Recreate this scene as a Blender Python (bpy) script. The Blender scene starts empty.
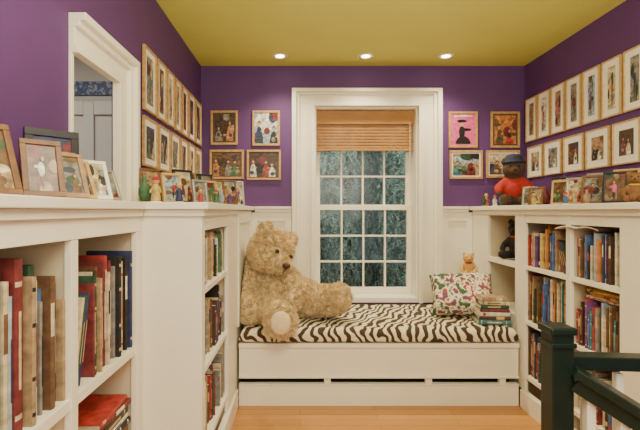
import bpy, bmesh, math, random
from mathutils import Vector, Matrix, noise
R = math.radians
rnd = random.Random(7)
COL = bpy.context.scene.collection
F = 430.0; CX = 300.0; CY = 211.0; EYE = 1.2
def P(px, py, Y): return ((px-CX)*Y/F, Y, EYE-(py-CY)*Y/F)

# ---------------------------------------------------------------- materials
_m = {}
def mat(name, col, rough=0.55, var=0.06, scale=30, bump=0.0, metal=0.0, emit=None, es=0, coat=0.0, spec=0.5):
    key = name
    if key in _m: return _m[key]
    m = bpy.data.materials.new(name); m.use_nodes = True
    nt = m.node_tree; b = nt.nodes['Principled BSDF']
    b.inputs['Roughness'].default_value = rough; b.inputs['Metallic'].default_value = metal
    b.inputs['Specular IOR Level'].default_value = spec
    b.inputs['Coat Weight'].default_value = coat
    tc = nt.nodes.new('ShaderNodeTexCoord'); n = nt.nodes.new('ShaderNodeTexNoise'); n.inputs['Scale'].default_value = scale
    n.inputs['Detail'].default_value = 4
    nt.links.new(tc.outputs['Object'], n.inputs['Vector'])
    r = nt.nodes.new('ShaderNodeValToRGB')
    r.color_ramp.elements[0].position = 0.3; r.color_ramp.elements[1].position = 0.7
    r.color_ramp.elements[0].color = tuple(max(0, c*(1-var)) for c in col)+(1,)
    r.color_ramp.elements[1].color = tuple(min(1, c*(1+var)) for c in col)+(1,)
    nt.links.new(n.outputs['Fac'], r.inputs['Fac']); nt.links.new(r.outputs['Color'], b.inputs['Base Color'])
    if bump:
        bp = nt.nodes.new('ShaderNodeBump'); bp.inputs['Strength'].default_value = bump; bp.inputs['Distance'].default_value = 0.01
        nt.links.new(n.outputs['Fac'], bp.inputs['Height']); nt.links.new(bp.outputs['Normal'], b.inputs['Normal'])
    if emit:
        b.inputs['Emission Color'].default_value = emit+(1,); b.inputs['Emission Strength'].default_value = es
    _m[key] = m; return m

CREAM = mat('cream_paint', (0.86, 0.81, 0.68), 0.38, 0.02, 6)
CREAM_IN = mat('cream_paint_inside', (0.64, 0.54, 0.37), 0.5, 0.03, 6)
PURPLE = mat('purple_wall_paint', (0.102, 0.036, 0.165), 0.6, 0.05, 5, 0.05)
OLIVE = mat('olive_ceiling_paint', (0.62, 0.59, 0.12), 0.7, 0.03, 4)
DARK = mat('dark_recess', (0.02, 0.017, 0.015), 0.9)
GREEN = mat('dark_green_paint', (0.0065, 0.017, 0.012), 0.38, 0.1, 20, coat=0.05, spec=0.35)
PAGES = mat('page_paper', (0.66, 0.56, 0.38), 0.8, 0.12, 160)
GOLD = mat('gold_foil', (0.55, 0.38, 0.15), 0.5, 0.1, 40)
BLACK = mat('black_plastic', (0.012, 0.012, 0.012), 0.25)
WHITE = mat('white_ceramic', (0.85, 0.83, 0.78), 0.35)
OAKF = mat('oak_frame_wood', (0.52, 0.30, 0.10), 0.4, 0.25, 40)
PINEF = mat('pine_frame_wood', (0.58, 0.37, 0.14), 0.4, 0.2, 40)
MATB = mat('cream_mat_board', (0.90, 0.87, 0.78), 0.8, 0.02)
MATD = mat('dark_mat_board', (0.10, 0.07, 0.05), 0.8, 0.05)

def floor_mat():
    m = bpy.data.materials.new('oak_strip_floor'); m.use_nodes = True; nt = m.node_tree; b = nt.nodes['Principled BSDF']
    tc = nt.nodes.new('ShaderNodeTexCoord'); br = nt.nodes.new('ShaderNodeTexBrick')
    br.inputs['Scale'].default_value = 1; br.inputs['Brick Width'].default_value = 0.9; br.inputs['Row Height'].default_value = 0.065
    br.inputs['Mortar Size'].default_value = 0.0012; br.inputs['Mortar'].default_value = (0.2, 0.08, 0.02, 1)
    br.inputs['Color1'].default_value = (0.60, 0.30, 0.08, 1); br.inputs['Color2'].default_value = (0.48, 0.215, 0.05, 1)
    nt.links.new(tc.outputs['Object'], br.inputs['Vector'])
    mp = nt.nodes.new('ShaderNodeMapping'); mp.inputs['Scale'].default_value = (3, 60, 3)
    n = nt.nodes.new('ShaderNodeTexNoise'); n.inputs['Scale'].default_value = 2; n.inputs['Detail'].default_value = 6
    nt.links.new(tc.outputs['Object'], mp.inputs['Vector']); nt.links.new(mp.outputs['Vector'], n.inputs['Vector'])
    mx = nt.nodes.new('ShaderNodeMixRGB'); mx.blend_type = 'MULTIPLY'; mx.inputs['Fac'].default_value = 0.6
    rr = nt.nodes.new('ShaderNodeValToRGB'); rr.color_ramp.elements[0].color = (0.55, 0.5, 0.45, 1); rr.color_ramp.elements[1].color = (1.2, 1.15, 1.1, 1)
    nt.links.new(n.outputs['Fac'], rr.inputs['Fac'])
    nt.links.new(br.outputs['Color'], mx.inputs['Color1']); nt.links.new(rr.outputs['Color'], mx.inputs['Color2'])
    nt.links.new(mx.outputs['Color'], b.inputs['Base Color']); b.inputs['Roughness'].default_value = 0.35
    return m
def zebra_mat():
    m = bpy.data.materials.new('zebra_print_fabric'); m.use_nodes = True; nt = m.node_tree; b = nt.nodes['Principled BSDF']
    tc = nt.nodes.new('ShaderNodeTexCoord')
    mp = nt.nodes.new('ShaderNodeMapping'); mp.inputs['Rotation'].default_value = (R(25), 0, R(42)); mp.inputs['Scale'].default_value = (1, 0.70, 1)
    w = nt.nodes.new('ShaderNodeTexWave'); w.inputs['Scale'].default_value = 8.0; w.inputs['Distortion'].default_value = 10
    w.inputs['Detail'].default_value = 1.5; w.inputs['Detail Scale'].default_value = 1.15
    r = nt.nodes.new('ShaderNodeValToRGB'); r.color_ramp.interpolation = 'LINEAR'
    r.color_ramp.elements[0].position = 0.40; r.color_ramp.elements[0].color = (0.050, 0.027, 0.014, 1)
    r.color_ramp.elements[1].position = 0.56; r.color_ramp.elements[1].color = (0.76, 0.66, 0.46, 1)
    nt.links.new(tc.outputs['Object'], mp.inputs['Vector']); nt.links.new(mp.outputs['Vector'], w.inputs['Vector'])
    nt.links.new(w.outputs['Fac'], r.inputs['Fac']); nt.links.new(r.outputs['Color'], b.inputs['Base Color'])
    b.inputs['Roughness'].default_value = 0.85
    return m
def floral_mat():
    m = bpy.data.materials.new('floral_print_fabric'); m.use_nodes = True; nt = m.node_tree; b = nt.nodes['Principled BSDF']
    tc = nt.nodes.new('ShaderNodeTexCoord')
    n = nt.nodes.new('ShaderNodeTexNoise'); n.inputs['Scale'].default_value = 22; n.inputs['Detail'].default_value = 3
    nt.links.new(tc.outputs['Object'], n.inputs['Vector'])
    r = nt.nodes.new('ShaderNodeValToRGB'); r.color_ramp.interpolation = 'CONSTANT'
    e = r.color_ramp.elements
    e[0].position = 0; e[0].color = (0.05, 0.10, 0.05, 1); e[1].position = 0.42; e[1].color = (0.38, 0.38, 0.22, 1)
    for p, c in ((0.465, (0.80, 0.72, 0.56, 1)), (0.53, (0.62, 0.40, 0.27, 1)), (0.555, (0.38, 0.06, 0.05, 1)), (0.61, (0.10, 0.07, 0.13, 1))):
        q = e.new(p); q.color = c
    nt.links.new(n.outputs['Fac'], r.inputs['Fac']); nt.links.new(r.outputs['Color'], b.inputs['Base Color'])
    b.inputs['Roughness'].default_value = 0.85
    return m
def glass_mat():
    m = bpy.data.materials.new('window_glass'); m.use_nodes = True; nt = m.node_tree
    nt.nodes.remove(nt.nodes['Principled BSDF']); o = nt.nodes['Material Output']
    t = nt.nodes.new('ShaderNodeBsdfTransparent'); g = nt.nodes.new('ShaderNodeBsdfGlossy'); g.inputs['Roughness'].default_value = 0.15
    mx = nt.nodes.new('ShaderNodeMixShader'); mx.inputs['Fac'].default_value = 0.012
    nt.links.new(t.outputs[0], mx.inputs[1]); nt.links.new(g.outputs[0], mx.inputs[2]); nt.links.new(mx.outputs[0], o.inputs['Surface'])
    return m
def paper_border_mat():
    m = bpy.data.materials.new('blue_wallpaper_border'); m.use_nodes = True; nt = m.node_tree; b = nt.nodes['Principled BSDF']
    tc = nt.nodes.new('ShaderNodeTexCoord'); v = nt.nodes.new('ShaderNodeTexNoise'); v.inputs['Scale'].default_value = 50
    r = nt.nodes.new('ShaderNodeValToRGB'); r.color_ramp.elements[0].position = 0.48; r.color_ramp.elements[1].position = 0.62
    r.color_ramp.elements[0].color = (0.015, 0.045, 0.16, 1); r.color_ramp.elements[1].color = (0.25, 0.30, 0.36, 1)
    nt.links.new(tc.outputs['Object'], v.inputs['Vector']); nt.links.new(v.outputs['Fac'], r.inputs['Fac'])
    nt.links.new(r.outputs['Color'], b.inputs['Base Color']); return m
BAMBOO = mat('amber_bamboo', (0.40, 0.185, 0.04), 0.5, 0.12, 9)
FLOOR = floor_mat(); ZEBRA = zebra_mat(); FLORAL = floral_mat(); GLASS = glass_mat(); BORDER = paper_border_mat()

# ---------------------------------------------------------------- helpers
class MB:
    def __init__(s): s.v = []; s.f = []; s.mi = []; s.sm = []
    def box(s, x0, x1, y0, y1, z0, z1, mi=0):
        n = len(s.v)
        s.v += [(x0,y0,z0),(x1,y0,z0),(x1,y1,z0),(x0,y1,z0),(x0,y0,z1),(x1,y0,z1),(x1,y1,z1),(x0,y1,z1)]
        for q in ((0,3,2,1),(4,5,6,7),(0,1,5,4),(1,2,6,5),(2,3,7,6),(3,0,4,7)):
            s.f.append(tuple(n+i for i in q)); s.mi.append(mi); s.sm.append(False)
        return s
    def poly(s, pts, mi=0):
        n = len(s.v); s.v += [tuple(p) for p in pts]; s.f.append(tuple(range(n, n+len(pts)))); s.mi.append(mi); s.sm.append(False); return s
    def bar(s, a, b, w, h, mi=0, up=(0,0,1)):
        a = Vector(a); b = Vector(b); d = (b-a).normalized(); sd = d.cross(Vector(up))
        if sd.length < 1e-4: sd = d.cross(Vector((0,1,0)))
        sd.normalize(); u = sd.cross(d).normalized(); n = len(s.v)
        for p in (a, b):
            for i, j in ((-1,-1),(1,-1),(1,1),(-1,1)): s.v.append(tuple(p+sd*w/2*i+u*h/2*j))
        for q in ((3,2,1,0),(4,5,6,7),(0,1,5,4),(1,2,6,5),(2,3,7,6),(3,0,4,7)):
            s.f.append(tuple(n+i for i in q)); s.mi.append(mi); s.sm.append(False)
        return s
    def lathe(s, prof, c=(0,0,0), seg=16, mi=0):
        n = len(s.v)
        for r, z in prof:
            for i in range(seg):
                a = 2*math.pi*i/seg; s.v.append((c[0]+r*math.cos(a), c[1]+r*math.sin(a), c[2]+z))
        for k in range(len(prof)-1):
            for i in range(seg):
                j = (i+1) % seg; s.f.append((n+k*seg+i, n+k*seg+j, n+(k+1)*seg+j, n+(k+1)*seg+i)); s.mi.append(mi); s.sm.append(True)
        return s
    def sphere(s, c, r, mi=0, seg=14, rings=9):
        if not hasattr(r, '__len__'): r = (r, r, r)
        n = len(s.v)
        for k in range(rings+1):
            t = math.pi*k/rings
            for i in range(seg):
                a = 2*math.pi*i/seg
                s.v.append((c[0]+r[0]*math.sin(t)*math.cos(a), c[1]+r[1]*math.sin(t)*math.sin(a), c[2]-r[2]*math.cos(t)))
        for k in range(rings):
            for i in range(seg):
                j = (i+1) % seg; s.f.append((n+k*seg+i, n+k*seg+j, n+(k+1)*seg+j, n+(k+1)*seg+i)); s.mi.append(mi); s.sm.append(True)
        return s
    def build(s, name, mats, parent=None, bevel=0.0, seg=2, loc=None):
        me = bpy.data.meshes.new(name); me.from_pydata(s.v, [], s.f)
        for m in (mats if isinstance(mats, (list, tuple)) else [mats]): me.materials.append(m)
        me.polygons.foreach_set('material_index', s.mi); me.polygons.foreach_set('use_smooth', s.sm); me.update()
        o = bpy.data.objects.new(name, me); COL.objects.link(o)
        if parent: o.parent = parent
        if loc: o.location = loc
        if bevel:
            b = o.modifiers.new('bevel', 'BEVEL'); b.width = bevel; b.segments = seg; b.limit_method = 'ANGLE'
        return o
def tag(o, label=None, cat=None, group=None, kind=None):
    if label: o['label'] = label
    if cat: o['category'] = cat
    if group: o['group'] = group
    if kind: o['kind'] = kind
    return o
def empty(name, loc=(0,0,0), rot=(0,0,0)):
    o = bpy.data.objects.new(name, None); COL.objects.link(o); o.location = loc; o.rotation_euler = rot; o.empty_display_size = 0.05
    return o
def bake(o):
    bpy.context.view_layer.update()
    dg = bpy.context.evaluated_depsgraph_get()
    me = bpy.data.meshes.new_from_object(o.evaluated_get(dg)); o.modifiers.clear(); o.data = me
ORD = ['first','second','third','fourth','fifth','sixth','seventh','eighth','ninth','tenth','eleventh','twelfth','thirteenth','fourteenth',
       'fifteenth','sixteenth','seventeenth','eighteenth','nineteenth']
for tt in ('twenty', 'thirty', 'forty'):
    ORD.append({'twenty': 'twentieth', 'thirty': 'thirtieth', 'forty': 'fortieth'}[tt])
    for q in ORD[:9]: ORD.append(tt+'-'+q)

# ---------------------------------------------------------------- dimensions
XL, XR, YB, ZC = -0.786, 1.78, 3.41, 2.35
CL, CR = -0.39, 1.36          # faces of far cases
NL = -0.63                    # face of near left case
YS = 2.65                     # seat front
YJ = 1.71                     # jog of left case
LZ = 1.235                    # ledge top

# ---------------------------------------------------------------- setting
tag(MB().box(-2.3, 0.9, -1.6, YB, -0.1, 0).box(0.9, XR, 1.30, YB, -0.1, 0).box(0.9, XR, -1.6, 0.35, -0.1, 0).build('floor', FLOOR), kind='structure')
tag(MB().box(-2.4, XR+0.1, -1.7, YB+0.3, ZC, ZC+0.1).build('ceiling', OLIVE), kind='structure')
wx0, wx1, wz0, wz1 = 0.117, 0.933, 0.50, 2.025
tag(MB().box(XL-0.1, wx0, YB, YB+0.22, 0, ZC).box(wx1, XR+0.1, YB, YB+0.22, 0, ZC).box(wx0, wx1, YB, YB+0.22, wz1, ZC).box(wx0, wx1, YB, YB+0.22, 0, wz0).build('wall_back', PURPLE), kind='structure')
tag(MB().box(XR, XR+0.1, -1.6, YB, -1.4, ZC).build('wall_right', PURPLE), kind='structure')
tag(MB().box(XL-0.02, XL, -1.6, 1.475, 1.21, ZC).box(XL-0.02, XL, 1.475, 1.84, 1.76, ZC).box(XL-0.02, XL, YJ, 1.84, 0, 1.206).box(XL-0.02, XL, 1.84, YB, 0, ZC).build('wall_left', PURPLE), kind='structure')
tag(MB().box(-2.4, XR, -1.7, -1.6, -0.1, ZC).build('wall_front', PURPLE), kind='structure')
PALEB = mat('pale_grey_paint', (0.56, 0.54, 0.49), 0.6, 0.03, 4)
tag(MB().box(-2.4, -2.3, -1.6, 3.0, 0, ZC).box(-2.3, XL-0.02, 2.9, 3.0, 0, ZC).build('wall_next_room', PALEB), kind='structure')
tag(MB().box(-2.3, XL-0.03, 2.885, 2.899, 1.98, 2.07).build('trim_1', BORDER), kind='structure')
NRW = mat('next_room_panelling', (0.70, 0.68, 0.62), 0.5, 0.02, 4)
db = MB().box(-1.8, -1.1, 2.872, 2.884, 0, 1.93)
for x0, x1 in ((-1.8, -1.72), (-1.44, -1.37), (-1.17, -1.1)): db.box(x0, x1, 2.855, 2.871, 0, 1.93)
for x0, x1 in ((-1.7195, -1.4405), (-1.3695, -1.1705)):
    for z0, z1 in ((1.84, 1.93), (1.40, 1.48)): db.box(x0, x1, 2.855, 2.871, z0, z1)
tag(db.build('door_1', NRW, bevel=0.004), kind='structure')
# stairwell below the landing
tag(MB().box(0.88, 0.9, 0.35, 1.30, -1.4, -0.1).box(0.9, XR, 1.30, 1.32, -1.4, -0.1).box(0.9, XR, 0.33, 0.35, -1.4, -0.1).build('wall_stairwell', CREAM), kind='structure')
st = MB()
for i in range(4): st.box(0.9+0.23*i, min(XR, 0.9+0.23*(i+1)), 0.35, 1.30, -1.4, -0.18*(i+1))
tag(st.build('stair_steps', FLOOR), kind='structure')

# wainscot + chair rail on the back wall
def wains(x0, x1, nm):
    b = MB().box(x0, x1, YB-0.012, YB-0.001, 0.39, 1.189)
    for a, c, d, e in ((x0, x0+0.05, 0.52, 1.12), (x1-0.05, x1, 0.52, 1.12), (x0, x1, 1.12, 1.189), (x0, x1, 0.39, 0.52)):
        b.box(a, c, YB-0.026, YB-0.0125, d, e)
    tag(b.build(nm, CREAM, bevel=0.0015), kind='structure')
wains(CL+0.001, -0.066, 'trim_2'); wains(1.117, CR-0.001, 'trim_3')
for nm, x0, x1 in (('trim_4', CL+0.035, -0.066), ('trim_5', 1.116, CR-0.035)):
    tag(MB().box(x0, x1, YB-0.045, YB-0.001, 1.215, 1.235).box(x0, x1, YB-0.032, YB-0.001, 1.19, 1.2145).build(nm, CREAM, bevel=0.003), kind='structure')

# ---------------------------------------------------------------- window
win = tag(empty('window_1', (0.525, YB, 0.48)), kind='structure')
def wb(mb, name, m, parent=win, bevel=0.002):
    o = mb.build(name, m, bevel=bevel); o.parent = parent
    o.matrix_parent_inverse = Matrix.Translation(-Vector((0.525, YB, 0.48))); return o
b = MB()
ox0, ox1, oz1 = -0.063, 1.113, 2.16
for (w0, w1, pr) in ((0, 0.035, 0.060), (0.035, 0.06, 0.036), (0.06, 0.15, 0.020), (0.15, 0.18, 0.046)):
    k_ = 0.135/0.18; zt = oz1-w1*k_
    b.box(ox0+w0, ox0+w1, YB-pr, YB-0.0005, 0.477, zt)
    b.box(ox1-w1, ox1-w0, YB-pr, YB-0.0005, 0.477, zt)
    b.box(ox0+w0, ox1-w0, YB-pr, YB-0.0005, zt, oz1-w0*k_)
wb(b, 'casing', CREAM)
wb(MB().box(wx0, wx0+0.012, YB, 3.66, 0.518, wz1-0.012).box(wx1-0.012, wx1, YB, 3.66, 0.518, wz1-0.012).box(wx0, wx1, YB, 3.66, wz1-0.012, wz1), 'jamb_lining', CREAM)
wb(MB().box(wx0, wx1, YB-0.02, 3.66, 0.477, 0.517), 'window_sill', CREAM, bevel=0.004)
def sash(nm, y0, y1, z0, z1, bot, top):
    x0, x1 = wx0+0.013, wx1-0.013; sw = 0.036
    b = MB().box(x0, x0+sw, y0, y1, z0, z1).box(x1-sw, x1, y0, y1, z0, z1).box(x0+sw, x1-sw, y0, y1, z0, z0+bot).box(x0+sw, x1-sw, y0, y1, z1-top, z1)
    s = wb(b, nm, CREAM)
    gx0, gx1, gz0, gz1 = x0+sw, x1-sw, z0+bot, z1-top
    mu = MB()
    for i in (1, 2, 3):
        x = gx0+(gx1-gx0)*i/4; mu.box(x-0.007, x+0.007, y0+0.004, y1-0.004, gz0, gz1)
    for i in (1, 2):
        z = gz0+(gz1-gz0)*i/3; mu.box(gx0, gx1, y0+0.006, y1-0.006, z-0.007, z+0.007)
    m = wb(mu, 'muntin_grid', CREAM, bevel=0.001)
    m.parent = s; m.matrix_parent_inverse = Matrix.Identity(4)
    g = wb(MB().box(gx0, gx1, (y0+y1)/2-0.001, (y0+y1)/2+0.001, gz0, gz1), 'glass_pane', GLASS, bevel=0)
    g.parent = s; g.matrix_parent_inverse = Matrix.Identity(4)
    return s
sash('lower_sash', 3.555, 3.59, 0.518, 1.25, 0.05, 0.042)
sash('upper_sash', 3.592, 3.627, 1.21, wz1-0.013, 0.042, 0.05)

# blind
bl = tag(empty('bamboo_blind', (0.525, 3.50, wz1-0.013)), 'orange brown slatted blind pulled up to the top of the window', 'window blind')
W = 0.395
MB().box(-W, W, -0.036, -0.028, -0.112, -0.004).build('valance', BAMBOO, bl, bevel=0.003)
sl = MB()
for i in range(8):
    zz = -0.108-0.0245*i
    # each slat: a face plus a folded lip, so the blind reads as even horizontal steps
    sl.box(-W+0.006, W-0.006, -0.014, -0.008, zz-0.021, zz)
    sl.box(-W+0.006, W-0.006, -0.020, -0.0145, zz-0.021, zz-0.016)
sl.build('slat_panel', BAMBOO, bl)
MB().box(-W+0.006, W-0.006, -0.022, 0.004, -0.325, -0.306).build('bottom_rail', BAMBOO, bl, bevel=0.003)
MB().box(-W, W, -0.018, 0.02, -0.028, 0).build('head_rail', OAKF, bl)
cd = MB().bar((0.36, -0.040, -0.1), (0.36, -0.040, -0.75), 0.003, 0.003); cd.lathe([(0.001,0),(0.006,-0.01),(0.008,-0.03),(0.001,-0.034)], (0.36,-0.040,-0.75), 8)
cd.build('pull_cord', MATB, bl)

# outside: trees at dusk
NEED = mat('evergreen_needles', (0.23, 0.30, 0.245), 0.8, 0.6, 2.2, spec=0.05)
BARK = mat('tree_bark', (0.10, 0.09, 0.08), 0.9, 0.3, 10)
def tree(x, y, r, h, n, label, seed):
    rr = random.Random(seed)
    t = tag(empty('evergreen_tree', (x, y, -0.5)), label, 'tree', 'trees outside the window')
    MB().lathe([(0.11, 0), (0.09, h*0.5), (0.03, h)], seg=10).build('trunk', BARK, t)
    f = MB()
    for i in range(n//20):
        z = 0.35+rr.random()**0.8*(h-0.35); rad = (r-0.15)*math.sqrt(rr.uniform(0.1, 1)); a = rr.uniform(0, 2*math.pi)
        c = Vector((rad*math.cos(a), rad*math.sin(a), z)); dirv = Vector((rr.uniform(-.7, .7), math.sin(a)*0.2, -1.0)).normalized()
        for k in range(20):
            p = c+dirv*(k*0.012)+Vector((rr.uniform(-1, 1), rr.uniform(-1, 1), rr.uniform(-1, 1)))*0.010
            q = Vector((rr.uniform(-1, 1), rr.uniform(-.6, .6), rr.uniform(-1.0, 0.1))).normalized()
            w = q.cross(Vector((rr.uniform(-.4, .4), 1, rr.uniform(-.4, .4)))).normalized()*0.007
            f.poly([p-w, p+w, p+q*rr.uniform(0.02, 0.045)])
    f.build('foliage', NEED, t)
tree(0.20, 5.9, 0.72, 3.9, 42000, 'drooping evergreen outside, seen through the left window panes', 1)
tree(1.68, 5.9, 0.72, 4.1, 42000, 'drooping evergreen outside, seen through the right window panes', 2)
tree(0.9, 8.4, 1.6, 5.0, 50000, 'larger evergreen standing behind the other two outside the window', 3)
tag(MB().box(-6, 8, 3.9, 14, -0.6, -0.5).build('ground', mat('dusk_lawn', (0.06, 0.10, 0.08), 0.9, 0.4, 5)), kind='structure')

# side opening on left wall
dr = tag(empty('window_2', (XL, 1.6, LZ)), kind='structure')
b = MB()
def cas(b, y0, y1, z0, z1, pr): b.box(XL+0.0005, XL+pr, y0, y1, z0, z1)
cas(b, 1.457, 1.474, LZ+0.001, 1.739, 0.012)
ky = 1.957
for w0, w1, pr in ((0, 0.03, 0.06), (0.03, 0.055, 0.040), (0.055, 0.125, 0.022), (0.125, 0.155, 0.034)):
    k_ = 0.135/0.155; zt = 1.874-w1*k_
    cas(b, ky-w1, ky-w0, LZ+0.001, zt, pr); cas(b, 1.457, ky-w0, zt, 1.874-w0*k_, pr)
o = b.build('casing', CREAM, bevel=0.002); o.parent = dr; o.matrix_parent_inverse = Matrix.Translation(-Vector((XL, 1.6, LZ)))
o = MB().box(XL-0.019, XL-0.002, 1.476, 1.486, LZ+0.001, 1.74).build('frame_edge', mat('dark_bronze', (0.05, 0.035, 0.03), 0.4))
o.parent = dr; o.matrix_parent_inverse = Matrix.Translation(-Vector((XL, 1.6, LZ)))

# ---------------------------------------------------------------- bookcases
def part(b, nm, root, m=CREAM, bevel=0.002):
    o = b.build(nm, m, bevel=bevel); o.parent = root; o.matrix_parent_inverse = Matrix.Translation(-root.location); return o
def parts(nm, root, boxes, m=CREAM, bevel=0.0015):
    for q in boxes: part(MB().box(*q), nm, root, m, bevel)
TH = 0.024
FL = tag(empty('bookcase', (-0.59, 2.2, 0)), 'built-in cream bookcase with a plain end panel, left of the window seat', 'bookcase', 'built-in bookcases')
parts('end_panel', FL, [(XL+0.001, CL, YJ, YJ+0.02, 0, 1.205)])
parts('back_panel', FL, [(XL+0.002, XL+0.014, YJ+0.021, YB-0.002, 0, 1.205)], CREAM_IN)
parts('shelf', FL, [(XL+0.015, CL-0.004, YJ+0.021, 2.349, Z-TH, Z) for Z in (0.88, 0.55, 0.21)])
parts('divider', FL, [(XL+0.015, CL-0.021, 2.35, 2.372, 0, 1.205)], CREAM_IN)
parts('stile', FL, [(CL-0.02, CL, YJ+0.021, 1.765, 0.11, 1.205), (CL-0.02, CL, 2.33, 2.65, 0.11, 1.205)])
parts('top_rail', FL, [(CL-0.02, CL-0.0005, 1.766, 2.329, 1.12, 1.205)])
parts('plinth', FL, [(CL-0.02, CL+0.012, YJ+0.021, 2.635, 0, 0.109)])
parts('nook_panel', FL, [(CL-0.02, CL, YS+0.001, YB-0.025, 0, 1.205)])
parts('panel_moulding', FL, [(CL+0.0005, CL+0.012, YS+0.02, YS+0.07, 0.48, 1.119), (CL+0.0005, CL+0.012, 3.31, YB-0.05, 0.48, 1.119), (CL+0.0005, CL+0.012, YS+0.02, YB-0.05, 1.12, 1.2)])
parts('cornice', FL, [(NL+0.014, CL+0.012, YJ-0.012, YJ-0.001, 1.18, 1.205), (CL+0.001, CL+0.012, YJ-0.0005, YS, 1.18, 1.205)])

NLc = tag(empty('bookcase', (-0.75, 1.1, 0)), 'built-in cream bookcase nearest on the left, below the row of leaning photos', 'bookcase', 'built-in bookcases')
NB = -0.90
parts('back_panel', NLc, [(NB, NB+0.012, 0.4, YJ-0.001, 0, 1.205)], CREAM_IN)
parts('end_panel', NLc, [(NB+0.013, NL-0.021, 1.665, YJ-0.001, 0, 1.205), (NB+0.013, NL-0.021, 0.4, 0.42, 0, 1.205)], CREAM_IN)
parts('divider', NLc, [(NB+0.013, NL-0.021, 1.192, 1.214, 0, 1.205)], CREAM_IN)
for Z in (0.68, 0.30): parts('shelf', NLc, [(NB+0.013, NL-0.003, 0.421, 1.191, Z-0.032, Z), (NB+0.013, NL-0.003, 1.215, 1.664, Z-0.032, Z)])
parts('stile', NLc, [(NL-0.02, NL, 1.185, 1.222, 0.101, 1.119), (NL-0.02, NL, 1.655, YJ-0.014, 0.101, 1.119), (NL-0.02, NL, 0.421, 0.46, 0.101, 1.119)])
parts('top_rail', NLc, [(NL-0.02, NL+0.001, 0.421, YJ-0.014, 1.12, 1.205)])
parts('plinth', NLc, [(NL-0.02, NL+0.008, 0.421, YJ-0.014, 0, 0.1)])
parts('cornice', NLc, [(NL+0.0015, NL+0.013, 0.36, YJ-0.014, 1.18, 1.205)])

RC = tag(empty('bookcase', (1.57, 2.4, 0)), 'built-in cream bookcase along the right wall, behind the green newel post', 'bookcase', 'built-in bookcases')
parts('end_panel', RC, [(CR, XR-0.002, 1.60, 1.62, 0, 1.205)])
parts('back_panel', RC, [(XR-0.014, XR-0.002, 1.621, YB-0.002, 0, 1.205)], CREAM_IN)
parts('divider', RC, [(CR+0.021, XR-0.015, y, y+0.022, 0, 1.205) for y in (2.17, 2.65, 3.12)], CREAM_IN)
for a, c in ((1.621, 2.169), (2.193, 2.649)): parts('shelf', RC, [(CR+0.004, XR-0.015, a, c, Z-TH, Z) for Z in (0.87, 0.54, 0.21)])
parts('shelf', RC, [(CR+0.021, XR-0.015, 2.673, 3.119, Z-TH, Z) for Z in (0.87, 0.54)])
parts('stile', RC, [(CR, CR+0.02, 1.621, 1.83, 0.111, 1.205), (CR, CR+0.02, 2.165, 2.2, 0.111, 1.205), (CR, CR+0.02, 2.6, 2.72, 0.111, 1.205), (CR, CR+0.02, 3.11, YB-0.025, 0, 1.205)])
parts('top_rail', RC, [(CR+0.0005, CR+0.02, 1.831, 2.164, 1.13, 1.205), (CR+0.0005, CR+0.02, 2.201, 2.599, 1.13, 1.205), (CR+0.0005, CR+0.02, 2.721, 3.109, 1.17, 1.205), (CR+0.0005, CR+0.02, 2.721, 3.109, 0.84, 0.875)])
parts('nook_panel', RC, [(CR+0.0005, CR+0.02, 2.721, 3.109, 0, 0.54)])
parts('plinth', RC, [(CR-0.012, CR+0.02, 1.6, 2.635, 0, 0.11)])
parts('cornice', RC, [(CR-0.012, CR-0.0005, 1.588, YB-0.05, 1.18, 1.205)])

# ledges
b = MB().box(XL+0.001, NL+0.03, 0.35, YJ-0.031, 1.206, LZ)
b.box(XL+0.001, CL+0.03, YJ-0.03, YB-0.002, 1.206, LZ)
tag(b.build('display_ledge', CREAM, bevel=0.004), 'long cream painted ledge capping the bookcases along the left wall', 'ledge')
tag(MB().box(CR-0.03, XR-0.002, 1.57, YB-0.002, 1.206, LZ).build('display_ledge', CREAM, bevel=0.004), 'long cream painted ledge capping the bookcase along the right wall', 'ledge')

# ---------------------------------------------------------------- window seat
ws = tag(empty('window_seat', (0.485, 3.0, 0)), 'cream panelled built-in bench under the window', 'window seat')
parts('seat_board', ws, [(CL+0.014, CR-0.014, YS+0.021, YB-0.026, 0.36, 0.385)])
parts('front_panel', ws, [(CL+0.014, CR-0.014, YS, YS+0.02, 0.172, 0.359)])
parts('edge_moulding', ws, [(CL+0.014, CR-0.014, YS-0.012, YS+0.0205, 0.36, 0.386), (CL+0.014, CR-0.014, YS-0.012, YS-0.0005, 0.172, 0.184)])
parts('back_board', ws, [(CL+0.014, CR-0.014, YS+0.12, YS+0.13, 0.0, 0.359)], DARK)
parts('slot_bracket', ws, [(x-0.02, x+0.02, YS+0.002, YS+0.03, 0.136, 0.1715) for x in (0.17, 0.795, 1.25)])
bh = tag(empty('baseboard_heater', (0.485, 2.67, 0)), 'low cream baseboard heater cover under the window seat', 'heater')
parts('cover_panel', bh, [(CL+0.014, CR-0.014, YS-0.004, YS+0.02, 0.0, 0.128)])
parts('top_lip', bh, [(CL+0.014, CR-0.014, YS-0.010, YS+0.03, 0.1285, 0.135)])
FIN = mat('grey_fin_metal', (0.2, 0.19, 0.18), 0.5, metal=0.6)
fb = MB()
for i in range(100): fb.box(CL+0.03+i*0.017, CL+0.032+i*0.017, YS+0.035, YS+0.10, 0.03, 0.11)
part(fb, 'heating_fins', bh, FIN, 0)

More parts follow.
